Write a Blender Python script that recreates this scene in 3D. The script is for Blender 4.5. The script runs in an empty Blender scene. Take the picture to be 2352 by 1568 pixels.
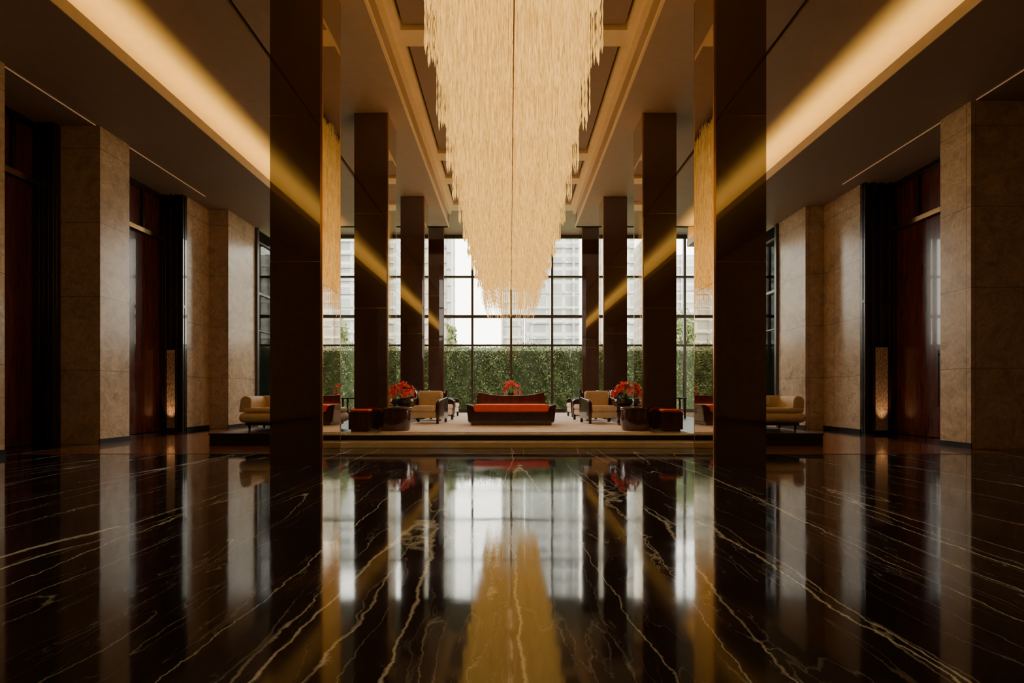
import bpy, bmesh, math, random
import numpy as np
from mathutils import Vector, Matrix
random.seed(7); rng=np.random.default_rng(7)
S=bpy.context.scene
COL=S.collection
D1=7.3333
def Y(d): return d*D1
def U(x): return x/150.0
def Z(h): return 1.1+h/150.0
PZ=0.267   # platform height

# ------------------------------------------------------------------ materials
def newmat(name):
    m=bpy.data.materials.new(name); m.use_nodes=True
    nt=m.node_tree; b=nt.nodes["Principled BSDF"]
    return m,nt,b
def N(nt,t,**kw):
    n=nt.nodes.new(t)
    for k,v in kw.items(): setattr(n,k,v)
    return n
def coords(nt,scale=(1,1,1),rot=(0,0,0)):
    tc=N(nt,'ShaderNodeTexCoord'); mp=N(nt,'ShaderNodeMapping')
    mp.inputs['Scale'].default_value=scale; mp.inputs['Rotation'].default_value=rot
    nt.links.new(tc.outputs['Object'],mp.inputs['Vector']); return mp.outputs[0]
def ramp(nt,fac,stops):
    r=N(nt,'ShaderNodeValToRGB'); cr=r.color_ramp
    while len(cr.elements)<len(stops): cr.elements.new(0.5)
    for e,(p,c) in zip(cr.elements,stops): e.position=p; e.color=(*c,1)
    nt.links.new(fac,r.inputs[0]); return r.outputs[0]
def mix(nt,fac,a,b,mode='MIX'):
    m=N(nt,'ShaderNodeMix',data_type='RGBA',blend_type=mode)
    for s,v in ((0,fac),(6,a),(7,b)):
        if hasattr(v,'links') or hasattr(v,'is_linked'): nt.links.new(v,m.inputs[s])
        elif isinstance(v,(int,float)): m.inputs[s].default_value=v
        else: m.inputs[s].default_value=(*v,1)
    return m.outputs[2]
def math_(nt,op,a,b=0.0,clamp=False):
    m=N(nt,'ShaderNodeMath',operation=op,use_clamp=clamp)
    for i,v in enumerate((a,b)):
        if isinstance(v,(int,float)): m.inputs[i].default_value=v
        else: nt.links.new(v,m.inputs[i])
    return m.outputs[0]
def maprange(nt,v,a,b,c,d):
    m=N(nt,'ShaderNodeMapRange'); nt.links.new(v,m.inputs[0])
    for i,x in enumerate((a,b,c,d)): m.inputs[i+1].default_value=x
    return m.outputs[0]
def noise(nt,vec,scale,detail=4,rough=.5,dist=0.0):
    n=N(nt,'ShaderNodeTexNoise'); nt.links.new(vec,n.inputs['Vector'])
    n.inputs['Scale'].default_value=scale; n.inputs['Detail'].default_value=detail
    n.inputs['Roughness'].default_value=rough; n.inputs['Distortion'].default_value=dist
    return n.outputs[0]
def bump(nt,b,h,strength=.2,dist=.02):
    bp=N(nt,'ShaderNodeBump'); bp.inputs['Strength'].default_value=strength; bp.inputs['Distance'].default_value=dist
    nt.links.new(h,bp.inputs['Height']); nt.links.new(bp.outputs[0],b.inputs['Normal'])
def simple(name,c,rough=.5,metal=0,var=.15,vs=6,coat=0,emis=None,es=0,ior=1.5,bmp=0,bs=40,stretch=(1,1,1)):
    m,nt,b=newmat(name); v=coords(nt,stretch)
    n=noise(nt,v,vs,5)
    c=np.array(c); col=ramp(nt,n,[(.3,tuple(c*(1-var))),(.7,tuple(np.minimum(c*(1+var),1)))])
    nt.links.new(col,b.inputs['Base Color'])
    b.inputs['Roughness'].default_value=rough; b.inputs['Metallic'].default_value=metal
    b.inputs['Coat Weight'].default_value=coat; b.inputs['Coat Roughness'].default_value=.04
    b.inputs['IOR'].default_value=ior
    if emis: b.inputs['Emission Color'].default_value=(*emis,1); b.inputs['Emission Strength'].default_value=es
    if bmp: bump(nt,b,noise(nt,v,bs,4),bmp,.01)
    return m

def mat_floor():
    m,nt,b=newmat('dark_marble')
    v0=coords(nt,(1,1,1),(0,0,0))
    wn=N(nt,'ShaderNodeTexNoise'); nt.links.new(v0,wn.inputs['Vector']); wn.inputs['Scale'].default_value=1.8; wn.inputs['Detail'].default_value=7; wn.inputs['Roughness'].default_value=.66
    sub=N(nt,'ShaderNodeVectorMath',operation='SUBTRACT'); nt.links.new(wn.outputs['Color'],sub.inputs[0]); sub.inputs[1].default_value=(.5,.5,.5)
    sc=N(nt,'ShaderNodeVectorMath',operation='SCALE'); nt.links.new(sub.outputs[0],sc.inputs[0]); sc.inputs['Scale'].default_value=.15
    ad=N(nt,'ShaderNodeVectorMath',operation='ADD'); nt.links.new(v0,ad.inputs[0]); nt.links.new(sc.outputs[0],ad.inputs[1])
    def vein(rot,scale,nscale,width,mlo,mhi,mscale,detail=2,off=0):
        mp=N(nt,'ShaderNodeMapping'); mp.inputs['Scale'].default_value=scale; mp.inputs['Rotation'].default_value=(0,0,rot); mp.inputs['Location'].default_value=(off,off*.7,off*.3)
        nt.links.new(ad.outputs[0],mp.inputs['Vector'])
        n=noise(nt,mp.outputs[0],nscale,detail,.4)
        a=math_(nt,'ABSOLUTE',math_(nt,'SUBTRACT',n,.5))
        mk=maprange(nt,noise(nt,mp.outputs[0],mscale,3),mlo,mhi,0,1)
        w=math_(nt,'ADD',math_(nt,'MULTIPLY',mk,width),.0002)
        r=math_(nt,'SUBTRACT',1.0,math_(nt,'DIVIDE',a,w),True)
        return math_(nt,'MULTIPLY',r,mk)
    A=vein(.04,(1,.08,1),1.3,.008,.42,.62,1.6,1,3)
    A2=vein(-.12,(1,.07,1),1.5,.006,.42,.62,1.7,1,11)
    A3=vein(.13,(1,.09,1),1.8,.006,.45,.64,2.0,1,27)
    B=vein(-.2,(1,.12,1),3.6,.010,.45,.64,2.2,2,5)
    C=vein(.25,(1,.16,1),8,.018,.45,.64,3,2,9)
    D=vein(-.05,(1,.10,1),6,.014,.45,.64,2.6,2,19)
    big=math_(nt,'ADD',A,math_(nt,'ADD',A2,A3,True),True)
    tot=math_(nt,'ADD',big,math_(nt,'ADD',math_(nt,'MULTIPLY',B,.35),math_(nt,'MULTIPLY',math_(nt,'ADD',C,D,True),.2)),True)
    cloud=noise(nt,ad.outputs[0],1.3,6,.6)
    base=ramp(nt,cloud,[(.3,(.009,.012,.028)),(.55,(.022,.018,.028)),(.75,(.060,.038,.036))])
    col=mix(nt,tot,base,(.66,.82,1.0))
    br=N(nt,'ShaderNodeTexBrick'); nt.links.new(v0,br.inputs['Vector']); br.offset=0
    br.inputs['Scale'].default_value=1; br.inputs['Brick Width'].default_value=1.5; br.inputs['Row Height'].default_value=1.5
    br.inputs['Mortar Size'].default_value=.003; br.inputs['Mortar Smooth'].default_value=.1
    br.inputs['Color1'].default_value=(0,0,0,1); br.inputs['Color2'].default_value=(0,0,0,1); br.inputs['Mortar'].default_value=(1,1,1,1)
    col=mix(nt,math_(nt,'MULTIPLY',br.outputs['Fac'],.8),col,(.03,.02,.016))
    nt.links.new(col,b.inputs['Base Color'])
    b.inputs['IOR'].default_value=1.6
    rr=maprange(nt,cloud,.3,.7,.03,.10); nt.links.new(rr,b.inputs['Roughness'])
    bump(nt,b,noise(nt,v0,2.2,2),.03,.02)
    return m
def mat_stone(name,c):
    m,nt,b=newmat(name)
    tc=N(nt,'ShaderNodeTexCoord'); sx=N(nt,'ShaderNodeSeparateXYZ'); nt.links.new(tc.outputs['Object'],sx.inputs[0])
    s=math_(nt,'ADD',sx.outputs[0],sx.outputs[1]); cb=N(nt,'ShaderNodeCombineXYZ'); nt.links.new(s,cb.inputs[0]); nt.links.new(sx.outputs[2],cb.inputs[1])
    n=noise(nt,tc.outputs['Object'],2.2,9,.68,1.2); n2=noise(nt,tc.outputs['Object'],16,5,.7)
    c=np.array(c)
    col=ramp(nt,n,[(.25,tuple(c*.55)),(.48,tuple(c)),(.72,tuple(c*1.3))])
    col=mix(nt,maprange(nt,n2,.35,.7,0,.55),col,tuple(c*.5))
    vn=math_(nt,'ABSOLUTE',math_(nt,'SUBTRACT',noise(nt,tc.outputs['Object'],1.1,5,.6,1.0),.5))
    col=mix(nt,math_(nt,'MULTIPLY',math_(nt,'SUBTRACT',1.0,math_(nt,'MULTIPLY',vn,60),True),.3),col,tuple(np.minimum(c*1.7,1)))
    br=N(nt,'ShaderNodeTexBrick'); nt.links.new(cb.outputs[0],br.inputs['Vector']); br.offset=0
    br.inputs['Scale'].default_value=1; br.inputs['Brick Width'].default_value=2.7; br.inputs['Row Height'].default_value=1.62
    br.inputs['Mortar Size'].default_value=.008
    col=mix(nt,math_(nt,'MULTIPLY',br.outputs['Fac'],.7),col,tuple(c*.25))
    nt.links.new(col,b.inputs['Base Color']); b.inputs['Roughness'].default_value=.25
    bump(nt,b,n2,.06,.01)
    return m
def mat_wood(name,c1,c2,rough=.08,coat=1.0,wob=0.0,cior=1.5):
    m,nt,b=newmat(name)
    v=coords(nt,(9,9,.7)); n=noise(nt,v,1.6,7,.6,.4)
    nt.links.new(ramp(nt,n,[(.3,c1),(.7,c2)]),b.inputs['Base Color'])
    b.inputs['Roughness'].default_value=rough; b.inputs['Coat Weight'].default_value=coat; b.inputs['Coat Roughness'].default_value=.03
    b.inputs['Coat IOR'].default_value=cior
    if wob:
        v2=coords(nt,(.6,.6,.5)); bp=N(nt,'ShaderNodeBump'); bp.inputs['Strength'].default_value=wob; bp.inputs['Distance'].default_value=.02
        nt.links.new(noise(nt,v2,1.0,0),bp.inputs['Height']); nt.links.new(bp.outputs[0],b.inputs['Normal']); nt.links.new(bp.outputs[0],b.inputs['Coat Normal'])
    return m
def emat(name,c,s,sampling='AUTO'):
    m,nt,b=newmat(name); b.inputs['Base Color'].default_value=(*c,1)
    b.inputs['Emission Color'].default_value=(*c,1); b.inputs['Emission Strength'].default_value=s
    try: m.cycles.emission_sampling=sampling
    except Exception: pass
    return m
def mat_glass():
    m=bpy.data.materials.new('window_glass'); m.use_nodes=True; nt=m.node_tree
    nt.nodes.remove(nt.nodes["Principled BSDF"]); out=nt.nodes['Material Output']
    t=N(nt,'ShaderNodeBsdfTransparent'); t.inputs[0].default_value=(.93,.95,.93,1)
    g=N(nt,'ShaderNodeBsdfGlossy'); g.inputs['Roughness'].default_value=.02
    f=N(nt,'ShaderNodeFresnel'); f.inputs[0].default_value=1.3
    mx=N(nt,'ShaderNodeMixShader'); nt.links.new(f.outputs[0],mx.inputs[0]); nt.links.new(t.outputs[0],mx.inputs[1]); nt.links.new(g.outputs[0],mx.inputs[2])
    nt.links.new(mx.outputs[0],out.inputs[0]); return m
CH_E=1.3
def mat_crystal():
    m,nt,b=newmat('crystal_strand')
    tc=N(nt,'ShaderNodeTexCoord'); sx=N(nt,'ShaderNodeSeparateXYZ'); nt.links.new(tc.outputs['Object'],sx.inputs[0])
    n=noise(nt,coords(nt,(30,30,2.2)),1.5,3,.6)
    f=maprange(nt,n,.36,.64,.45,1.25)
    g=maprange(nt,sx.outputs[2],4.2,8.0,1.15,.25)  # lit look of the crystals painted as emission, fading toward the top
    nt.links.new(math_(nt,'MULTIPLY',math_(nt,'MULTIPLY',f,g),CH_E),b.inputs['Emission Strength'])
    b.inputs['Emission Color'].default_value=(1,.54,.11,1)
    b.inputs['Base Color'].default_value=(.30,.18,.06,1); b.inputs['Roughness'].default_value=.4; b.inputs['IOR'].default_value=1.4
    m.cycles.emission_sampling='NONE'
    return m
def mat_facade(name,c,wx,wz,cw):
    m,nt,b=newmat(name)
    tc=N(nt,'ShaderNodeTexCoord'); sx=N(nt,'ShaderNodeSeparateXYZ'); nt.links.new(tc.outputs['Object'],sx.inputs[0])
    s=math_(nt,'ADD',sx.outputs[0],sx.outputs[1]); cb=N(nt,'ShaderNodeCombineXYZ'); nt.links.new(s,cb.inputs[0]); nt.links.new(sx.outputs[2],cb.inputs[1])
    br=N(nt,'ShaderNodeTexBrick'); nt.links.new(cb.outputs[0],br.inputs['Vector']); br.offset=0
    br.inputs['Scale'].default_value=1; br.inputs['Brick Width'].default_value=wx; br.inputs['Row Height'].default_value=wz; br.inputs['Mortar Size'].default_value=.35
    br.inputs['Color1'].default_value=(*cw,1); br.inputs['Color2'].default_value=(*[x*.75 for x in cw],1); br.inputs['Mortar'].default_value=(*c,1)
    nt.links.new(br.outputs['Color'],b.inputs['Base Color']); b.inputs['Roughness'].default_value=.6
    return m
M=dict(
 floor=mat_floor(),
 stone=mat_stone('beige_stone',(.58,.44,.31)),
 ceil=simple('ceiling_paint',(.36,.275,.235),.6,var=.04),
 soffit=simple('soffit_paint',(.30,.22,.18),.6,var=.05),
 panel=simple('coffer_panel_paint',(.28,.20,.19),.6,var=.04),
 cream=simple('cream_trim',(.75,.62,.46),.5,var=.05),
 wood=mat_wood('walnut_gloss',(.030,.010,.006),(.068,.023,.013),.2,1.0,.12,2.2),
 dwood=mat_wood('dark_timber',(.012,.006,.004),(.030,.013,.008),.25,.5),
 rwood=mat_wood('red_timber',(.050,.009,.006),(.13,.026,.015),.2,.6),
 fwood=mat_wood('furniture_timber',(.025,.008,.006),(.06,.02,.012),.2,.8),
 bwood=mat_wood('red_lacquer_timber',(.08,.014,.009),(.17,.035,.02),.2,.8),
 afloor=simple('aisle_timber_floor',(.28,.095,.045),.18,var=.35,vs=3,stretch=(8,.8,1),coat=.6),
 mirror=simple('bronze_mirror',(.62,.52,.40),.02,1.0,var=.05,vs=1),
 brass=simple('brass_trim',(.55,.33,.15),.25,1.0,var=.1),
 black=simple('black_plinth',(.012,.010,.010),.3,var=.2),
 frame=simple('window_frame_bronze',(.07,.05,.04),.4,.3,var=.1),
 slot=simple('slot_black',(.004,.004,.004),.8,var=.1),
 carpet=simple('beige_carpet',(.80,.70,.63),.9,var=.10,vs=3,bmp=.3,bs=120),
 step=simple('pale_marble_step',(.78,.75,.74),.12,var=.12,vs=4),
 creamfab=simple('cream_upholstery',(.72,.60,.47),.8,var=.08,bmp=.2,bs=90),
 redfab=simple('coral_upholstery',(.92,.12,.075),.75,var=.08,bmp=.2,bs=90),
 petal=simple('red_petal',(.95,.06,.06),.5,var=.2,vs=20),
 petal2=simple('coral_petal',(.98,.26,.22),.5,var=.2,vs=20),
 leaf=simple('flower_leaf',(.16,.32,.07),.5,var=.4,vs=20),
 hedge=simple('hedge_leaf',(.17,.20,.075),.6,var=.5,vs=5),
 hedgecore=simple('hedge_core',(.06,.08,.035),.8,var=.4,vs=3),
 grass=simple('lawn',(.16,.22,.07),.9,var=.3),
 glass=mat_glass(),
 crystal=mat_crystal(),
 cove=emat('cove_led',(1,.60,.10),46),
 slit=emat('slit_led',(1,.62,.35),.12),
 towerA=mat_facade('tower_facade',(.44,.43,.42),3.2,2.6,(.27,.275,.285)),  # distance haze put into the colours: wall and window contrast kept low
 towerB=mat_facade('block_facade',(.62,.59,.56),2.6,2.2,(.44,.43,.42)),
 etched=simple('etched_metal_panel',(.75,.50,.30),.35,.7,var=.6,vs=25,bmp=.8,bs=35,stretch=(1,1,.5)),
)
# ------------------------------------------------------------------ geometry helpers
def link(ob,parent=None):
    COL.objects.link(ob)
    if parent is not None: ob.parent=parent
    return ob
def empty(name,loc=(0,0,0)):
    e=bpy.data.objects.new(name,None); e.empty_display_size=.2; COL.objects.link(e); e.location=loc; return e
def meshobj(name,verts,faces,mats,mi=None,parent=None,smooth=False,loc=(0,0,0)):
    me=bpy.data.meshes.new(name); me.from_pydata([tuple(v) for v in verts],[],faces); me.update()
    for m in (mats if isinstance(mats,(list,tuple)) else [mats]): me.materials.append(m)
    if mi is not None: me.polygons.foreach_set('material_index',mi)
    if smooth: me.polygons.foreach_set('use_smooth',[True]*len(me.polygons))
    ob=bpy.data.objects.new(name,me); ob.location=loc; return link(ob,parent)
BF=[(0,3,2,1),(4,5,6,7),(0,1,5,4),(1,2,6,5),(2,3,7,6),(3,0,4,7)]
def boxes(name,bl,mats,parent=None,bevel=0,seg=2,loc=(0,0,0)):
    """bl: list of (x0,x1,y0,y1,z0,z1[,mat_index])"""
    V=[];F=[];mi=[]
    for b in bl:
        x0,x1,y0,y1,z0,z1=b[:6]; k=b[6] if len(b)>6 else 0
        if x0>x1:x0,x1=x1,x0
        if y0>y1:y0,y1=y1,y0
        o=len(V)
        V+=[(x0,y0,z0),(x1,y0,z0),(x1,y1,z0),(x0,y1,z0),(x0,y0,z1),(x1,y0,z1),(x1,y1,z1),(x0,y1,z1)]
        F+=[tuple(o+i for i in f) for f in BF]; mi+=[k]*6
    ob=meshobj(name,V,F,mats,mi,parent,loc=loc)
    if bevel:
        md=ob.modifiers.new('bevel','BEVEL'); md.width=bevel; md.segments=seg; md.limit_method='ANGLE'; md.harden_normals=True
        for p in ob.data.polygons: p.use_smooth=True
    return ob
def lathe(name,prof,mat,parent=None,n=40,loc=(0,0,0),sx=1,sy=1):
    V=[];F=[]
    for r,z in prof:
        for i in range(n):
            a=2*math.pi*i/n; V.append((r*math.cos(a)*sx,r*math.sin(a)*sy,z))
    for j in range(len(prof)-1):
        for i in range(n):
            k=(i+1)%n; F.append((j*n+i,j*n+k,(j+1)*n+k,(j+1)*n+i))
    F.append(tuple(range(n))[::-1]); F.append(tuple((len(prof)-1)*n+i for i in range(n)))
    ob=meshobj(name,V,F,mat,None,parent,True,loc)
    md=ob.modifiers.new('es','EDGE_SPLIT'); md.split_angle=math.radians(40)
    return ob
def extrude_profile(name,pts,x0,x1,axis,mat,parent=None,bevel=0,loc=(0,0,0)):
    """pts in (a,z); extruded along x (axis='x': a=y) or along y (axis='y': a=x)"""
    n=len(pts);V=[]
    for e in (x0,x1):
        for a,z in pts: V.append((e,a,z) if axis=='x' else (a,e,z))
    F=[tuple(range(n)),tuple(range(2*n-1,n-1,-1))]
    for i in range(n):
        k=(i+1)%n; F.append((i,n+i,n+k,k))
    ob=meshobj(name,V,F,mat,None,parent,loc=loc)
    bm=bmesh.new(); bm.from_mesh(ob.data); bmesh.ops.recalc_face_normals(bm,faces=bm.faces); bm.to_mesh(ob.data); bm.free()
    if bevel:
        md=ob.modifiers.new('bevel','BEVEL'); md.width=bevel; md.segments=3; md.limit_method='ANGLE'; md.harden_normals=True
        for p in ob.data.polygons: p.use_smooth=True
    return ob
def cushion(name,x0,x1,y0,y1,z0,z1,mat,parent,r=.06,loc=(0,0,0)):
    return boxes(name,[(x0,x1,y0,y1,z0,z1)],mat,parent,bevel=r,seg=5,loc=loc)

YB=Y(-1.35); YE=Y(3.0)
ZC=Z(995); ZF=Z(1095); ZS=Z(880)
CX=U(14)
# ------------------------------------------------------------------ floor
boxes('floor',[(-12.5,12.7,YB-.3,YE+.25,-.3,0)],M['floor'])
boxes('floor_aisle_timber',[(U(-1345),U(-560),Y(1.2),Y(1.385),.0,.006),(U(-1345),U(-965),Y(1.385),Y(2.96),.0,.006),
                   (U(596),U(1380),Y(1.2),Y(1.385),.0,.006),(U(1003),U(1380),Y(1.385),Y(2.96),.0,.006)],M['afloor'])
boxes('platform',[(U(-960),U(998),Y(1.39),Y(2.975),.0,PZ-.03,0),(U(-962),U(-545),Y(1.387),Y(2.975),PZ-.03,PZ,0),(U(581),U(1000),Y(1.387),Y(2.975),PZ-.03,PZ,0),
                  (U(-545),U(581),Y(1.38),Y(2.975),PZ-.035,PZ,1)],[M['black'],M['step']])
boxes('step',[(U(-545),U(581),Y(1.335),Y(1.389),0,.12)],M['step'],bevel=.01)
boxes('carpet',[(U(-425),U(461),Y(1.42),Y(2.9),PZ,PZ+.012)],M['carpet'],bevel=.004)
# ------------------------------------------------------------------ ceilings
eL,eR=U(-370),U(392); pL,pR=U(-330),U(352)
lipL,lipR=U(-1030),U(1057); pkL,pkR=U(-1240),U(1267)
ySoffEnd=Y(2.6)
def slotgap(xa,xb,xs,w=.05):
    return [(xa,xs-w,YB,ySoffEnd,ZC,ZF+.3),(xs+w,xb,YB,ySoffEnd,ZC,ZF+.3)]
ce=slotgap(pkL,eL,U(-712))+slotgap(eR,pkR,U(753))
ob=boxes('ceiling',ce,M['ceil'])
boxes('ceiling_slot',[(U(-712)-.05,U(-712)+.05,YB,ySoffEnd,ZC+.12,ZC+.16),(U(753)-.05,U(753)+.05,YB,ySoffEnd,ZC+.12,ZC+.16)],M['slot'])
yb=[YB,Y(-.2),Y(.5),Y(1.31),Y(1.98),Y(2.21),Y(2.68)]
bw=.45
bl=[(eL,pL,YB,ySoffEnd,ZF,ZF+.3),(pR,eR,YB,ySoffEnd,ZF,ZF+.3)]
for y in yb[1:-1]: bl.append((pL,pR,y,y+bw,ZF,ZF+.3))
bl.append((pL,pR,Y(2.52),ySoffEnd,ZF,ZF+.3))
bl+=[(eL-.0,eL+.05,YB,ySoffEnd,ZC,ZC+.06),(eR-.05,eR,YB,ySoffEnd,ZC,ZC+.06),(eL,eL+.12,YB,ySoffEnd,ZF-.12,ZF),(eR-.12,eR,YB,ySoffEnd,ZF-.12,ZF)]
boxes('ceiling_coffer_trim',bl,M['cream'])
boxes('ceiling_coffer_panel',[(pL,pR,YB,ySoffEnd,ZF+.301,ZF+.4)]+
      [(pL+.06,pR-.06,a+bw+.06,b-.06,ZF+.08,ZF+.3) for a,b in zip(yb[1:-2]+[yb[-2]],yb[2:-1]+[Y(2.52)])]+[(pL+.06,pR-.06,YB,yb[1]-.06,ZF+.08,ZF+.3)],M['panel'])
boxes('ceiling_bay',[(-12.5,12.7,ySoffEnd,YE+.25,ZF,ZF+.4),(-12.5,eL,ySoffEnd-.15,ySoffEnd,ZC,ZF),(eR,12.7,ySoffEnd-.15,ySoffEnd,ZC,ZF)],M['ceil'])
boxes('ceiling_soffit_left',[(-12.5,lipL,YB,ySoffEnd,ZS,ZS+.06),(lipL-.04,lipL,YB,ySoffEnd,ZS+.06,ZS+.22),(-12.5,pkL,YB,ySoffEnd,ZS+.06,ZF+.3),(-12.5,lipL,ySoffEnd-.1,ySoffEnd,ZS+.06,ZF)],M['soffit'])
boxes('ceiling_soffit_right',[(lipR,12.7,YB,ySoffEnd,ZS,ZS+.06),(lipR,lipR+.04,YB,ySoffEnd,ZS+.06,ZS+.22),(pkR,12.7,YB,ySoffEnd,ZS+.06,ZF+.3),(lipR,12.7,ySoffEnd-.1,ySoffEnd,ZS+.06,ZF)],M['soffit'])
boxes('trim_cove_lip_left',[(lipL,lipL+.02,YB,ySoffEnd,ZS,ZS+.22)],M['cream'])
boxes('trim_cove_lip_right',[(lipR-.02,lipR,YB,ySoffEnd,ZS,ZS+.22)],M['cream'])
boxes('cove_light_left',[(lipL-.24,lipL-.08,YB+.1,ySoffEnd-.2,ZS+.063,ZS+.075)],M['cove'])
boxes('cove_light_right',[(lipR+.08,lipR+.24,YB+.1,ySoffEnd-.2,ZS+.063,ZS+.075)],M['cove'])
boxes('roof_slab',[(-12.8,13,YB-.3,YE+.3,ZF+.401,ZF+.6)],M['soffit'])
# ------------------------------------------------------------------ side walls
def sidewall(side,sgn,Xi,Xr,Xd,segs,opens):
    o=U(Xi)*1; r=U(Xr); dd=U(Xd)
    far=sgn*12.4
    bl=[]
    for a,b,rec in segs:
        x=r if rec else o
        bl.append((x,far,a,b,0,ZS))
    boxes('wall_'+side,bl,M['stone'])
    bb=[]
    for a,b,rec in segs:
        x=r if rec else o
        bb.append((x-sgn*.02,x,a,b,.0,.12))
        if a>0: bb.append((x-sgn*.02,x,a-.02,a,.0,.12))
    boxes('baseboard_'+side,bb,M['black'])
    for k,(a,b,Xp) in enumerate(opens):
        g=empty('door_%d'%(k+1+(0 if sgn<0 else 2)))
        x=dd; zt=Z(690)
        far2=sgn*12.4
        xin=U(Xp)
        boxes('backing',[(x+sgn*.12,far2,a,b,0,ZS)],M['dwood'],g)
        boxes('leaf',[(x+sgn*.04,x+sgn*.11,a+.12,(a+b)/2-.01,0.01,zt-.1),(x+sgn*.04,x+sgn*.11,(a+b)/2+.01,b-.16,0.01,zt-.1)],M['rwood'],g,bevel=.01)
        fr=[(x-sgn*.06,x+sgn*.11,a+.002,a+.12,0,ZS-.002),(x-sgn*.06,x+sgn*.11,b-.16,b-.002,0,ZS-.002),
            (x-sgn*.06,x+sgn*.11,a+.12,b-.16,zt-.1,zt),(x-sgn*.02,x+sgn*.11,a+.12,b-.16,ZS-.15,ZS-.002)]
        n=4
        for i in range(1,n): 
            yy=a+.12+(b-a-.28)*i/n; fr.append((x-sgn*.02,x+sgn*.11,yy-.04,yy+.04,zt,ZS-.15))
        boxes('frame',fr,M['dwood'],g,bevel=.008)
        boxes('transom',[(x+sgn*.05,x+sgn*.1,a+.12,b-.16,zt,ZS-.15)],M['rwood'],g)
        boxes('head_trim',[(x-sgn*.09,x-sgn*.06,a+.002,b-.1,zt-.1,zt+.02)],M['brass'],g)
        for yy in ((a+b)/2-.12,(a+b)/2+.08):
            boxes('pull_handle',[(x-sgn*.02,x+sgn*.0,yy,yy+.035,.8,2.2),(x,x+sgn*.04,yy,yy+.035,.9,.93),(x,x+sgn*.04,yy,yy+.035,2.07,2.1)],M['dwood'],g)
        ww=abs(x-xin)
        rp=[(xin,x-sgn*.07,b-.10,b-.002,0,ZS-.002,0)]
        for i,t in enumerate((0.02,.30,.58,.86)):
            rp.append((xin+sgn*(ww-.07)*t,xin+sgn*((ww-.07)*t+.07),b-.17,b-.10,0 if i not in (2,) else 2.45,ZS-.002,0))
        rp.append((xin,x-sgn*.07,b-.19,b-.10,Z(380),Z(380)+.08,0))
        boxes('return_panel',rp,M['dwood'],g,bevel=.006)
        boxes('head_light',[(o+sgn*.05,o+sgn*.07,a+.05,b-.05,ZS-.02,ZS-.004)],M['slit'],g)
        if ww>.55:
            boxes('etched_panel',[(xin+sgn*(ww-.07)*.42,xin+sgn*(ww-.07)*.84,b-.14,b-.105,.1,2.4)],M['etched'],g)
            ld=bpy.data.lights.new('panel_uplight','SPOT'); ld.energy=90; ld.color=(1,.55,.30); ld.spot_size=math.radians(40); ld.spot_blend=.8; ld.shadow_soft_size=.03
            lo=bpy.data.objects.new('panel_uplight',ld); link(lo,g); lo.location=(xin+sgn*(ww-.07)*.63,b-.42,.06)
            d=Vector((xin+sgn*(ww-.07)*.63,b-.12,1.0))-lo.location; lo.rotation_euler=d.to_track_quat('-Z','Y').to_euler()
sidewall('left',-1,-1347,-1440,-1540,
   [(YB,Y(1.16),0),(Y(1.43),Y(1.54),0),(Y(1.94),Y(2.08),1),(Y(2.08),Y(2.295),0)],
   [(Y(1.16),Y(1.43),-1476),(Y(1.54),Y(1.94),-1440)])
sidewall('right',1,1383,1470,1600,
   [(YB,Y(.95),0),(Y(1.307),Y(1.40),0),(Y(1.83),Y(2.04),1),(Y(2.04),Y(2.24),0)],
   [(Y(.95),Y(1.307),1560),(Y(1.40),Y(1.83),1470)])
boxes('wall_back',[(-12.5,12.7,YB-.3,YB,0,ZF+.4)],M['stone'])
# ------------------------------------------------------------------ windows
ztop=ZF
vx=[-1347,-1180,-960,-730,-474,-261,6,288,489,750,980,1200,1383]
hz=[(PZ,.16),(Z(330),.08),(Z(525),.13),(Z(801),.09),(ztop-.16,.16)]
fr=[]
for x in vx: fr.append((U(x)-.05,U(x)+.05,YE-.08,YE+.08,PZ,ztop-.001))
for z,t in hz: fr.append((U(-1347),U(1383),YE-.07,YE+.07,z,z+t))
g=empty('window_1'); boxes('frame',fr,M['frame'],g); boxes('pane',[(U(-1347),U(1383),YE-.005,YE+.005,PZ,ztop-.01)],M['glass'],g)
boxes('wall_sill',[(U(-1347)-.2,U(1383)+.2,YE-.12,YE+.12,0,PZ-.001)],M['stone'])
for k,(sx_,y0) in enumerate(((-1347,Y(2.295)),(1383,Y(2.24)))):
    x=U(sx_); fr=[]
    n=4
    for i in range(n+1):
        y=y0+.1+(YE-y0-.2)*i/n; fr.append((x-.08,x+.08,y-.06,y+.06,.3,ztop-.001))
    for z,t in hz: fr.append((x-.07,x+.07,y0+.02,YE-.1,z+.04,z+t))
    g=empty('window_%d'%(k+2)); boxes('frame',fr,M['frame'],g); boxes('pane',[(x-.005,x+.005,y0+.02,YE-.1,.3,ztop-.01)],M['glass'],g)
    boxes('wall_sill_'+('left','right')[k],[(x-.12,x+.12,y0+.001,YE-.13,0,.3)],M['stone'])
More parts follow.
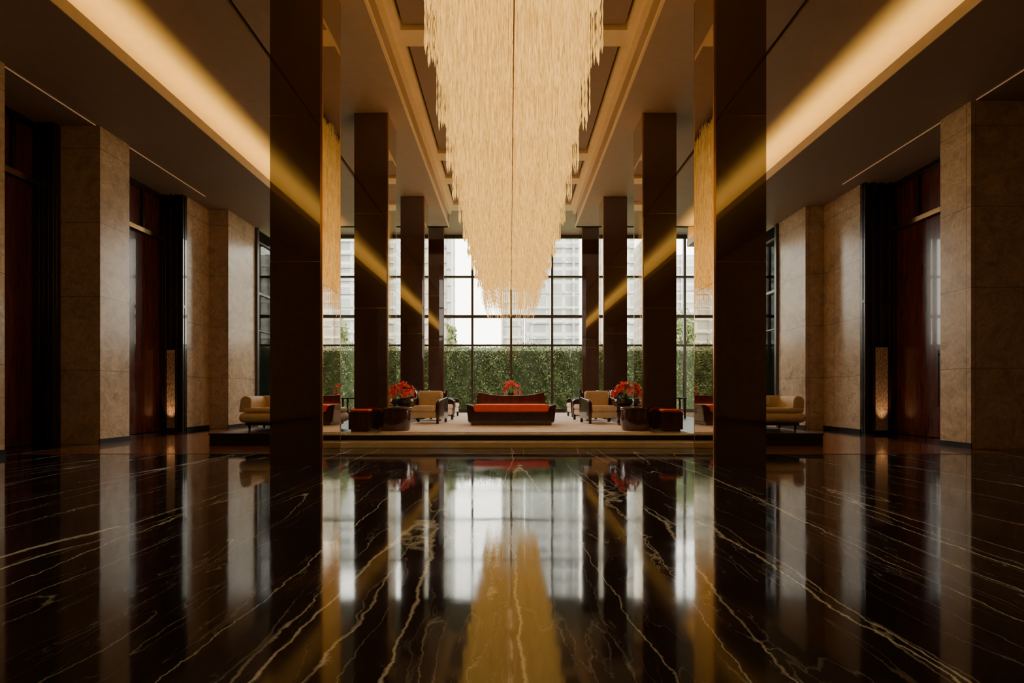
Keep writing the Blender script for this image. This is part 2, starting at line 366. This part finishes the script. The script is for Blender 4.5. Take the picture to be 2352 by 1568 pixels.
# ------------------------------------------------------------------ columns
def column(x0,x1,d,z0,z1,sgn):
    g=empty('column',((x0+x1)/2,Y(d)+.4,z0)); y0=-.4; y1=.4; hw=(x1-x0)/2; x0,x1=-hw,hw; zb=z0; H=z1-z0
    xi=x1 if sgn<0 else x0   # inner edge
    zs=[0]+[j-zb for j in (Z(305),Z(640),Z(975)) if zb<j<z1-.3]+[H]
    bl=[]
    for a,b in zip(zs[:-1],zs[1:]): bl.append((x0+(.03 if sgn>0 else 0),x1-(.03 if sgn<0 else 0),y0,y1,a+.006,b-.006))
    boxes('timber_cladding',bl,M['wood'],g)
    boxes('joint_trim',[(x0+.012,x1-.012,y0+.006,y1-.006,z-.006,z+.006) for z in zs[1:-1]]+[(x0+.02,x1-.02,y0+.02,y1-.02,0,.006),(x0+.02,x1-.02,y0+.02,y1-.02,H-.006,H)],M['brass'],g)
    a,b=(xi-.03,xi) if sgn<0 else (xi,xi+.03)
    boxes('mirror_cladding',[(a,b,y0+.03,y1-.03,.004,H-.004)],M['mirror'],g)
    boxes('edge_trim',[(a,b+.004,y0-.004,y0+.03,0,H),(a,b,y1-.03,y1,0,H)] if sgn<0 else [(a-.004,b,y0-.004,y0+.03,0,H),(a,b,y1-.03,y1,0,H)],M['brass'],g)
for d in (1.0,1.54,2.19,2.84):
    z0=0 if d<1.2 else PZ; z1=ZC if d<2.6 else ZF
    column(U(-552),U(-432),d,z0,z1,-1); column(U(468),U(588),d,z0,z1,1)
column(U(-552),U(-432),-.6,0,ZC,-1); column(U(468),U(588),-.6,0,ZC,1)
# ------------------------------------------------------------------ chandelier
ch=empty('crystal_chandelier',(0,0,0))
def rowmesh(name,half,zb,jit,seed,n):
    r=np.random.default_rng(seed)
    xs=np.linspace(-half,half,n)+r.uniform(-.006,.006,n)
    V=[];F=[];o=0
    for x in xs:
        bot=zb+r.uniform(0,jit)
        top=ZF-.1
        if abs(x)<.012: continue
        nseg=int((top-bot)/.07); zz=np.linspace(top,bot,nseg)
        dy=r.uniform(-.04,.04); ph=r.uniform(0,2)
        rad=np.where(np.arange(nseg)%2==0,.003,.0085)*r.uniform(.8,1.1); rad[-1]=.001; rad[-2]=.011
        for i in range(nseg):
            for k in range(3):
                a=ph+k*2.0944; V.append((x+rad[i]*math.cos(a),dy+rad[i]*math.sin(a),zz[i]))
        for i in range(nseg-1):
            for k in range(3):
                k2=(k+1)%3; F.append((o+i*3+k,o+(i+1)*3+k,o+(i+1)*3+k2,o+i*3+k2))
        o+=nseg*3
    me=bpy.data.meshes.new(name); me.from_pydata(V,[],F); me.materials.append(M['crystal']); me.update(); return me
wide=[rowmesh('strands',.87,4.42,.07,s,70) for s in range(4)]
narrow=[rowmesh('strands',.79,4.44,.10,s+10,62) for s in range(4)]
mid=[rowmesh('strands',.79,4.58,.12,s+30,62) for s in range(4)]
thin=[rowmesh('strands',.84,4.0,.6,s+20,26) for s in range(4)]
ys=2.3; k=0
while ys<Y(2.66):
    t=(ys-2.3)/1.15; fr_=t-math.floor(t)
    dep=.13 if ys<15 else .2
    src=wide if fr_<.3 else (narrow if fr_<.7 else mid)
    if ys>Y(2.2): src=thin
    me=src[k%len(src)]
    ob=bpy.data.objects.new('strand_row',me); link(ob,ch); ob.location=(CX-.06,ys,0)
    if k%2: ob.rotation_euler=(0,0,math.pi)
    ob.scale.x=float(np.interp(ys/D1,[.3,.6,.8,1.1,1.5,1.8,2.2,2.6],[.97,.98,1.06,1.16,1.22,1.22,1.20,1.18]))
    ys+=dep; k+=1
boxes('canopy',[(CX-.06-.86,CX-.06+.86,2.2,Y(2.5),ZF-.1,ZF-.001)],M['brass'],ch,bevel=.01)
boxes('spine_rail',[(CX-.06-.006,CX-.06+.006,2.2,Y(2.6),4.5,4.515)],M['brass'],ch)
for i in range(8):
    ld=bpy.data.lights.new('lamp','POINT'); ld.energy=85; ld.color=(1,.62,.30); ld.shadow_soft_size=.3
    lo=bpy.data.objects.new('lamp',ld); link(lo,ch); lo.location=(CX-.06,3.2+i*2.1,7.3)
# ------------------------------------------------------------------ exterior
boxes('ground_outside',[(-90,90,YE+.26,260,-.3,-.02)],M['grass'])
boxes('ground_side',[(-60,-12.9,-5,YE+.25,-.3,-.02),(13.1,60,-5,YE+.25,-.3,-.02)],M['grass'])
def hedge(name,x0,x1,y0,y1,z1,n,rot=False):
    g=empty(name)
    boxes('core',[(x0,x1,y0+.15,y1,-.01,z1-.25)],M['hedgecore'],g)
    V=np.zeros((n,4,3)); 
    cx=rng.uniform(x0,x1,n); cz=rng.uniform(0,z1,n); cy=y0+rng.uniform(-.12,.35,n)
    top=rng.random(n)<.25; cz[top]=z1-.15+rng.normal(0,.12,top.sum()); cy[top]=rng.uniform(y0,y1,top.sum())
    bumpy=.25*np.sin(cx*2.1)+.18*np.sin(cx*4.7+cz*3); cy+=bumpy*.5
    cz[top]+=.15*np.sin(cx[top]*1.3)
    for i in range(n):
        d=rng.normal(size=3); d[2]+=.6; d/=np.linalg.norm(d); s=np.cross(d,rng.normal(size=3)); s/=np.linalg.norm(s)
        L=rng.uniform(.06,.13); w=L*.28; c=np.array((cx[i],cy[i],cz[i]))
        V[i]=[c-d*L*.5,c+s*w,c+d*L*.7,c-s*w]
    F=np.arange(n*4).reshape(n,4).tolist()
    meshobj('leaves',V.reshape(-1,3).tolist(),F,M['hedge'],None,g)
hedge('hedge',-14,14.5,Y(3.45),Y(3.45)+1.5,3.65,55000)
boxes('garden_wall',[(-30,30,Y(3.9),Y(3.9)+.3,-.02,3.9)],M['towerB'])
def tower(name,x0,x1,y0,y1,h,mat,balc=0):
    g=empty(name); bl=[(x0,x1,y0,y1,-.02,h)]
    boxes('body',bl,mat,g)
    sl=[]
    z=3.0
    while z<h: sl.append((x0-.25,x1+.25,y0-.5,y0-.02,z,z+.35)); z+=3.0
    nv=max(1,int((x1-x0)/4))
    for i in range(nv+1):
        x=x0+(x1-x0)*i/nv; sl.append((x-.25,x+.25,y0-.6,y0-.02,0,h))
    boxes('balcony_bands',sl,M['towerB'] if balc else mat,g)
tower('apartment_tower',3.5,26,95,115,52,M['towerA'])
tower('apartment_tower',-2,3.2,120,130,58,M['towerB'],1)
tower('office_block',-48,-27,110,130,40,M['towerA'])
tower('office_block',-12.4,-10.6,88,92,60,M['towerA'])
tower('office_block',30,60,120,140,36,M['towerB'],1)
def tree(name,x,y,h,r,n=3500):
    g=empty(name,(0,0,0))
    lathe('trunk',[(.22,-.02),(.15,h*.5),(.08,h*.85)],M['fwood'],g,10,loc=(x,y,0))
    V=[];F=[]
    for i in range(n):
        u=rng.normal(size=3); u/=np.linalg.norm(u); rr=r*(.6+.4*rng.random())*(1+.25*math.sin(5*u[0]+3*u[2]))
        c=np.array((x,y,h*.78))+u*rr*np.array((1,1,1.1)); d=rng.normal(size=3); d/=np.linalg.norm(d); s=np.cross(d,rng.normal(size=3)); s/=np.linalg.norm(s)
        L=rng.uniform(.12,.24); o=len(V); V+=[c-d*L,c+s*L*.4,c+d*L,c-s*L*.4]; F.append((o,o+1,o+2,o+3))
    meshobj('foliage',V,F,M['hedge'],None,g)
tree('garden_tree',-5.0,34,6.4,1.5); tree('garden_tree',-13,33,6.5,2.2); tree('garden_tree',12.5,34,6.0,1.9); 
# ------------------------------------------------------------------ furniture
def bouquet(name,x,y,z,w,h,nf=26,parent=None):
    g=empty(name,(x,y,z))
    lathe('bowl',[(w*.20,0),(w*.30,.03),(w*.34,.10),(w*.30,.17),(w*.27,.17)],M['black'],g,28)
    V=[];F=[];mi=[]
    r=np.random.default_rng(int(abs(x*100+y*10)))
    def quadstrip(c,d,s,L,wd,curl,k):
        up=np.cross(s,d); o=len(V)
        for j in range(4):
            t=j/3; ww=wd*math.sin(math.pi*(.15+.8*t)); p=c+d*L*t+up*curl*t*t
            V.append(p-s*ww); V.append(p+s*ww)
        for j in range(3): F.append((o+2*j,o+2*j+1,o+2*j+3,o+2*j+2)); mi.append(k)
    for i in range(nf):
        a=r.uniform(0,2*math.pi); el=r.uniform(.15,1.5); d=np.array((math.cos(a)*math.cos(el),math.sin(a)*math.cos(el),math.sin(el)))
        c=np.array((0,0,.17))+d*np.array((w*.42,w*.42,h-.22))*r.uniform(.7,1.0)
        st=np.array((0,0,.12)); dd=c-st; L=np.linalg.norm(dd); dd/=L; s=np.cross(dd,[.3,.2,.9]); s/=np.linalg.norm(s)
        quadstrip(st,dd,s,L,.004,0,2)
        s2=np.cross(d,r.normal(size=3)); s2/=np.linalg.norm(s2); t2=np.cross(d,s2); kk=int(r.random()<.4)
        for j in range(9):
            aa=j*math.pi/4.5+r.uniform(-.2,.2); pd=s2*math.cos(aa)+t2*math.sin(aa)+d*r.uniform(.2,.9); pd/=np.linalg.norm(pd)
            ss=np.cross(pd,d); ss/=np.linalg.norm(ss)+1e-6; quadstrip(c,pd,ss,r.uniform(.07,.12),.024,.02,kk)
    for i in range(90):
        a=r.uniform(0,2*math.pi); el=r.uniform(.1,.9); d=np.array((math.cos(a)*math.cos(el),math.sin(a)*math.cos(el),math.sin(el)))
        s=np.cross(d,[0,0,1.]); s/=np.linalg.norm(s)+1e-6
        quadstrip(np.array((0,0,.14)),d,s,r.uniform(.16,w*.45),.022,-.05,2)
    meshobj('flowers',V,F,[M['petal'],M['petal2'],M['leaf']],mi,g)
    return g
def daybed(x,y,w=2.36,dp=1.0):
    g=empty('daybed',(x,y,PZ+.012))
    h=w/2
    prof=[(-h,.56),(-h+.16,.52),(-h+.24,.36),(h-.24,.36),(h-.16,.52),(h,.56),(h-.05,.10),(h-.10,.07),(-h+.10,.07),(-h+.05,.10)]
    extrude_profile('front_fascia',prof,-dp/2,-dp/2+.06,'y',M['fwood'],g,.012)
    extrude_profile('back_fascia',prof,dp/2-.06,dp/2,'y',M['fwood'],g,.012)
    extrude_profile('arm_1',[(-h,.56),(-h+.16,.52),(-h+.24,.30),(-h+.10,.07),(-h+.05,.10)],-dp/2+.061,dp/2-.061,'y',M['fwood'],g,.01)
    extrude_profile('arm_2',[(h,.56),(h-.16,.52),(h-.24,.30),(h-.10,.07),(h-.05,.10)],-dp/2+.061,dp/2-.061,'y',M['fwood'],g,.01)
    boxes('base',[(-h+.14,h-.14,-dp/2+.062,dp/2-.062,.08,.28),(-h+.12,h-.12,-dp/2+.06,dp/2-.06,0,.069)],M['fwood'],g)
    cushion('seat_cushion',-h+.18,h-.18,-dp/2-.01,dp/2-.07,.35,.55,M['redfab'],g,.06)
    return g
daybed(U(4),Y(1.71)+.5)
def settee(x,y,w=2.05):
    g=empty('settee',(x,y,PZ+.012)); h=w/2
    top=[]
    for i in range(25):
        t=-1+2*i/24; top.append((t*h, .90-.12*(1-abs(t)**2.6)+ (.0 if abs(t)<.96 else -.03)))
    prof=top+[(h-.06,.10),(-h+.06,.10)]
    extrude_profile('back_rest',prof,-.38,-.30,'y',M['bwood'],g,.012)
    boxes('base',[(-h+.08,h-.08,-.30,.45,.12,.32)],M['fwood'],g,bevel=.02)
    boxes('legs',[(sx*(h-.2)-.03,sx*(h-.2)+.03,sy-.03,sy+.03,0,.12) for sx in(-1,1) for sy in(-.25,.38)],M['fwood'],g)
    cushion('seat_cushion',-h+.1,h-.1,-.28,.44,.32,.47,M['redfab'],g,.05)
    cushion('back_cushion',-h+.16,h-.16,-.29,-.10,.47,.74,M['redfab'],g,.05)
    for k,s in enumerate((-1,1)):
        extrude_profile('arm_%d'%(k+1),[(-.30,.10),(-.30,.80),(-.1,.68),(.45,.56),(.45,.10)],s*h-.04,s*h+.04,'x',M['bwood'],g,.015)
settee(U(4),Y(2.0)+.4)
def round_table(x,y,r,h):
    g=empty('side_table',(x,y,PZ+.012))
    lathe('body',[(r*.86,0),(r*.9,.03),(r*.97,h*.5),(r*.9,h-.08),(r*.9,h-.05)],M['fwood'],g,48)
    lathe('top',[(r*.97,h-.049),(r,h-.04),(r,h-.01),(r*.97,h)],M['fwood'],g,48)
    return g
def pedestal_table(x,y,r,h):
    g=empty('pedestal_table',(x,y,PZ+.012))
    lathe('base',[(r*.6,0),(r*.6,.02),(.05,.05),(.035,.12),(.035,h-.1),(.08,h-.035)],M['black'],g,32)
    lathe('top',[(r*.95,h-.034),(r,h-.02),(r,h)],M['fwood'],g,40)
def stool(x,y,w,dp,h,red=True):
    g=empty('bench_stool',(x,y,PZ))
    boxes('body',[(-w/2,w/2,-dp/2,dp/2,.05,h-.05),(-w/2+.04,w/2-.04,-dp/2+.04,dp/2-.04,0,.05)],M['fwood'],g,bevel=.015)
    cushion('cushion',-w/2+.02,w/2-.02,-dp/2+.02,dp/2-.02,h-.05,h,M['redfab'] if red else M['fwood'],g,.02)
for (xd,xs,xp) in ((-2.62,-3.34,-2.83),(2.62+.26,3.34+.24,3.03)):
    round_table(xd,10.90,.375,.52)
    stool(xs,10.72,.46,.34,.50)
    pedestal_table(xp,12.72,.28,.53)
    bouquet('flower_arrangement',xp,12.72,PZ+.013+.53,.76,.64,38)
pedestal_table(U(4),Y(2.25)+.3,.42,.62)
bouquet('flower_arrangement',U(4),Y(2.25)+.3,PZ+.013+.62,.86,.68,44)
def armchair(x,y,rot,w=.95,dp=.9):
    g=empty('armchair',(x,y,PZ+.012)); g.rotation_euler=(0,0,rot)
    cushion('seat_base',-w/2+.10,w/2-.10,-dp/2,dp/2-.1,.16,.34,M['creamfab'],g,.04)
    cushion('seat_cushion',-w/2+.11,w/2-.11,-dp/2-.03,dp/2-.26,.34,.50,M['creamfab'],g,.06)
    cushion('back_cushion',-w/2+.11,w/2-.11,dp/2-.28,dp/2-.08,.40,.92,M['creamfab'],g,.08)
    for k,s in enumerate((-1,1)):
        extrude_profile('arm_%d'%(k+1),[(-dp/2,.12),(-dp/2-.02,.60),(-dp/2+.06,.66),(dp/2-.1,.74),(dp/2,.95),(dp/2+.05,.94),(dp/2-.02,.12)],s*(w/2-.05)-.045,s*(w/2-.05)+.045,'x',M['fwood'],g,.02)
    boxes('back_frame',[(-w/2+.095,w/2-.095,dp/2-.078,dp/2-.03,.14,.88)],M['fwood'],g,bevel=.015)
    boxes('legs',[(a-.03,a+.03,b_-.03,b_+.03,0,.14) for a in(-w/2+.06,w/2-.06) for b_ in(-dp/2+.05,dp/2-.06)],M['black'],g)
for s in (-1,1):
    o=.20 if s>0 else 0
    armchair(s*2.36+o,13.72,s*.15)
    armchair(s*2.40+o,15.25,s*-1.2)
    armchair(s*2.42+o,17.75,s*-1.5)
def chaise(x,y,s):
    """cream curved chaise; s=-1 roll end to the left"""
    g=empty('chaise_longue',(x,y,PZ))
    w=2.3; 
    cushion('seat_body',-w/2,w/2,-.48,.40,.17,.40,M['creamfab'],g,.11)
    cushion('seat_cushion',-w/2+.10,w/2-.04,-.44,.36,.40,.52,M['creamfab'],g,.055)
    pts=[]
    for i in range(13):
        a=math.pi*i/12; pts.append((s*(w/2-.16)+.13*math.cos(a), .66+.13*math.sin(a)))
    ce=s*(w/2-.16)
    pts+= [(ce-.16,.42),(ce+.12,.42)] 
    extrude_profile('roll_arm',pts,-.42,.36,'y',M['creamfab'],g,.03)
    top=[(ce-s*.02,.80),(ce-s*.35,.80),(ce-s*.9,.72),(ce-s*1.5,.62),(ce-s*1.9,.54),(ce-s*1.9,.40),(ce-s*.02,.40)]
    extrude_profile('back_rest',top,.24,.42,'y',M['creamfab'],g,.05)
    cushion('bolster',ce-s*.66-.2,ce-s*.66+.2,-.05,.22,.53,.78,M['creamfab'],g,.08)
    boxes('plinth_frame',[(-w/2+.14,w/2-.14,-.40,.34,.11,.17)],M['black'],g,bevel=.01)
    for k,(a,b) in enumerate(((-1,-.36),(1,-.36),(-1,.30),(1,.30))):
        lathe('leg_%d'%(k+1),[(.018,0),(.035,.11)],M['black'],g,14,loc=(a*(w/2-.22),b,0))
chaise(U(-946)+1.2,Y(1.5)+.45,-1)
chaise(U(1030)-1.2,Y(1.5)+.45,1)
def console(x,y,w,dp,h):
    g=empty('console_table',(x,y,PZ))
    boxes('top',[(-w/2,w/2,-dp/2,dp/2,h-.05,h)],M['fwood'],g,bevel=.01)
    boxes('legs',[(a-.03,a+.03,b-.03,b+.03,0,h-.05) for a in(-w/2+.06,w/2-.06) for b in(-dp/2+.06,dp/2-.06)]+[(-w/2+.06,w/2-.06,-dp/2+.06,dp/2-.06,.12,.15)],M['fwood'],g,bevel=.006)
console(U(-760),Y(2.3),1.6,.6,.72); console(U(798),Y(2.3),1.6,.6,.72)
armchair(U(-830),Y(2.55),.2); armchair(U(868),Y(2.55),-.2)
# ------------------------------------------------------------------ lights / world
w=bpy.data.worlds.new('sky'); S.world=w; w.use_nodes=True
bg=w.node_tree.nodes['Background']; bg.inputs[0].default_value=(1,.94,.84,1); bg.inputs[1].default_value=11
# ------------------------------------------------------------------ camera
cam=bpy.data.cameras.new('camera'); co=bpy.data.objects.new('camera',cam); link(co)
co.location=(0,0,1.1); co.rotation_euler=(math.radians(90),0,0)
cam.sensor_width=36; cam.lens=1100/2352*36; cam.shift_y=121/2352; cam.shift_x=4/2352; cam.clip_end=500
S.camera=co
